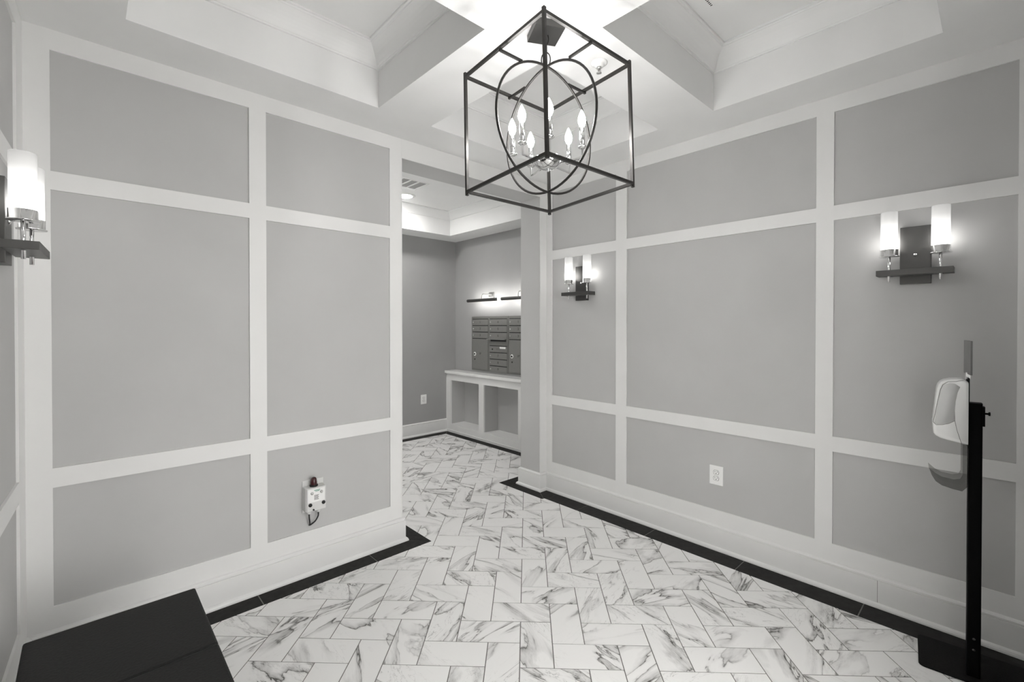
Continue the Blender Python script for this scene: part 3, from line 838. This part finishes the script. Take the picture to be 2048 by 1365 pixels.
Mtx_text = Matrix(((0, 0, -1, 0), (-1, 0, 0, 0), (0, 1, 0, 0), (0, 0, 0, 1)))
def lock(parent, y, z, x=-0.012):
    MB().lathe([(0, 0), (0.0095, 0), (0.0095, 0.004), (0.006, 0.007), (0, 0.007)], n=12, mtx=Matrix.Translation((x, y, z)) @ Matrix.Rotation(-PI/2, 4, 'Y')).build('lock', M_nickel, parent)
def mailbox(label, ytop):
    """local origin at the unit's lower left (as seen) corner on the wall; y runs to the right as -y"""
    t = tag(empty('mailbox_unit', (XM, ytop, 0.866)), label, 'mailbox', 'mailbox units')
    W, HT, P0, PZ = 0.722, 0.711, 0.0855, 0.012
    fr = MB().cbox(-0.010, 0.004, -W, 0, 0, HT, 0.002)
    fr.build('housing', M_mail_frame, t)
    dp = MB()
    c0, c1 = (-0.018, -0.346), (-0.372, -0.706)
    def door_(name, y0, y1, z0, z1, num=None, slot=True, lk=True, lkz=None):
        d = MB().cbox(-0.0145, -0.0095, y1+0.003, y0-0.003, z0+0.003, z1-(0.009 if slot else 0.003), 0.001).build(name, M_mail, t)
        if slot: MB().box(-0.0105, -0.0098, y1+0.003, y0-0.003, z1-0.010, z1).build('shadow_gap', M_dark, d)
        zc = (z0+z1)/2-0.003
        if lk: lock(d, y0-0.024, zc if lkz is None else lkz, -0.0145)
        if num:
            T = Mtx_text.copy(); T.translation = (-0.0149, (y0+y1)/2, zc if lkz is None else lkz)
            MB().box(-0.0149, -0.0144, (y0+y1)/2-0.010, (y0+y1)/2+0.010, T.translation.z-0.017, T.translation.z+0.017).build('number_plate', M_mail_frame if lkz else M_mail, d)
            T.translation.x = -0.0151
            text('number', num, 0.042, T, M_ink, d)
        return d
    zt = HT-0.030
    for k in range(3):
        door_('mail_door', *c0, zt-P0*(k+1), zt-P0*k, str(k+1))
        door_('mail_door', *c1, zt-P0*(k+1), zt-P0*k, str(k+4))
    # parcel locker
    z1 = zt-P0*3
    pd = MB().cbox(-0.0145, -0.0095, c0[1]+0.003, c0[0]-0.003, 0.020, z1-0.008, 0.001).build('parcel_door', M_mail, t)
    MB().box(-0.0105, -0.0098, c0[1], c0[0], z1-0.010, z1).build('shadow_gap', M_dark, pd)
    lk = MB().lathe([(0, 0), (0.026, 0), (0.026, 0.003), (0.020, 0.004), (0, 0.004)], n=24, mtx=Matrix.Translation((-0.0145, c0[0]-0.055, 0.215)) @ Matrix.Rotation(-PI/2, 4, 'Y')).build('lock_plate', M_label, pd)
    MB().lathe([(0, 0), (0.011, 0), (0.011, 0.008), (0, 0.008)], n=14, mtx=Matrix.Translation((-0.018, c0[0]-0.055, 0.215)) @ Matrix.Rotation(-PI/2, 4, 'Y')).build('lock', M_rubber, pd)
    MB().lathe([(0, 0), (0.009, 0), (0.009, 0.005), (0, 0.005)], n=14, mtx=Matrix.Translation((-0.0145, c0[0]-0.057, 0.145)) @ Matrix.Rotation(-PI/2, 4, 'Y')).build('lock', M_rubber, pd)
    T = Mtx_text.copy(); T.translation = (-0.0149, c0[0]-0.165, 0.222)
    text('number', '1P', 0.040, T, M_ink, pd)
    # outgoing mail slot with hood
    MB().box(-0.0112, -0.0098, c1[1]+0.003, c1[0]-0.003, z1-P0+0.006, z1-0.008).build('mail_slot', M_mail_frame, t)
    MB().box(-0.0116, -0.0100, c1[1]+0.02, c1[0]-0.02, z1-0.034, z1-0.010).build('slot_opening', M_dark, t)
    MB().add([(-0.010, c1[0]+0.012, z1+0.004), (-0.010, c1[1], z1+0.004), (-0.055, c1[1], z1-0.004), (-0.055, c1[0]+0.012, z1-0.004),
              (-0.010, c1[0]+0.012, z1-0.004), (-0.010, c1[1], z1-0.004), (-0.055, c1[1], z1-0.010), (-0.055, c1[0]+0.012, z1-0.010)],
             [(0, 1, 2, 3), (4, 7, 6, 5), (0, 3, 7, 4), (1, 5, 6, 2), (3, 2, 6, 7), (0, 4, 5, 1)]).build('slot_hood', M_nickel, t)
    d = door_('outgoing_door', *c1, z1-P0*2, z1-P0, None, True, False)
    z = z1-P0*1.5
    MB().lathe([(0, 0), (0.009, 0), (0.009, 0.005), (0, 0.005)], n=12, mtx=Matrix.Translation((-0.0145, c1[0]-0.06, z-0.006)) @ Matrix.Rotation(-PI/2, 4, 'Y')).build('lock', M_rubber, d)
    MB().box(-0.0152, -0.0144, c1[1]+0.025, c1[1]+0.135, z+0.005, z+0.028).build('sticker', M_label, d)
    pr = MB()
    for i in range(4): pr.box(-0.0152, -0.0144, c1[1]+0.13+0.02*i, c1[1]+0.144+0.02*i, z-0.012, z+0.010)
    for i in range(6): pr.box(-0.0152, -0.0144, c1[1]+0.03+0.02*i, c1[1]+0.043+0.02*i, z-0.026, z-0.018)
    pr.build('print', M_mail_frame, d)
    for k in range(3):
        door_('mail_door', *c1, z1-P0*(k+3), z1-P0*(k+2), str(k+7))
mailbox('silver mailbox unit beside the corner, standing fully in view', 4.853)
mailbox('second silver mailbox unit, cut by the grey jamb', 4.128)

def picture_light(label, y):
    t = tag(empty('picture_light', (XM, y, 1.79)), label, 'picture light', 'picture lights above the mailboxes')
    MB().cbox(-0.016, 0.001, -0.050, 0.045, 0.02, 0.090, 0.002).build('wall_plate', M_nickel, t)
    p = [(-0.012, -0.01, 0.062), (-0.10, -0.008, 0.066), (-0.150, 0.0, 0.066), (-0.166, 0.0, 0.058), (-0.170, 0.0, 0.040), (-0.170, 0.0, 0.0)]
    MB().tube(p, 0.005).build('arm', M_nickel, t)
    L = 0.285
    n, r = 14, 0.019
    # half-open tube: shell over the room side, lamp strip facing the wall
    mb = MB()
    vs, fs = [], []
    for y_ in (-L, L):
        for i in range(n+1):
            a = R(62+246*i/n)
            vs.append((-0.170+r*math.cos(a), y_, -0.012+r*math.sin(a)))
    k = n+1
    fs = [(i, i+1, k+i+1, k+i) for i in range(k-1)]+[tuple(range(k)), tuple(range(2*k-1, k-1, -1))]
    tb = mb.add(vs, fs).build('tube', M_bronze, t)
    MB().box(-0.172, -0.166, -L+0.004, L-0.004, -0.022, -0.002).build('lamp_strip', E_pict, tb)
picture_light('bronze picture light over the fully visible mailbox unit', 4.450)
picture_light('picture light cut by the grey jamb, over the second mailbox unit', 3.785)
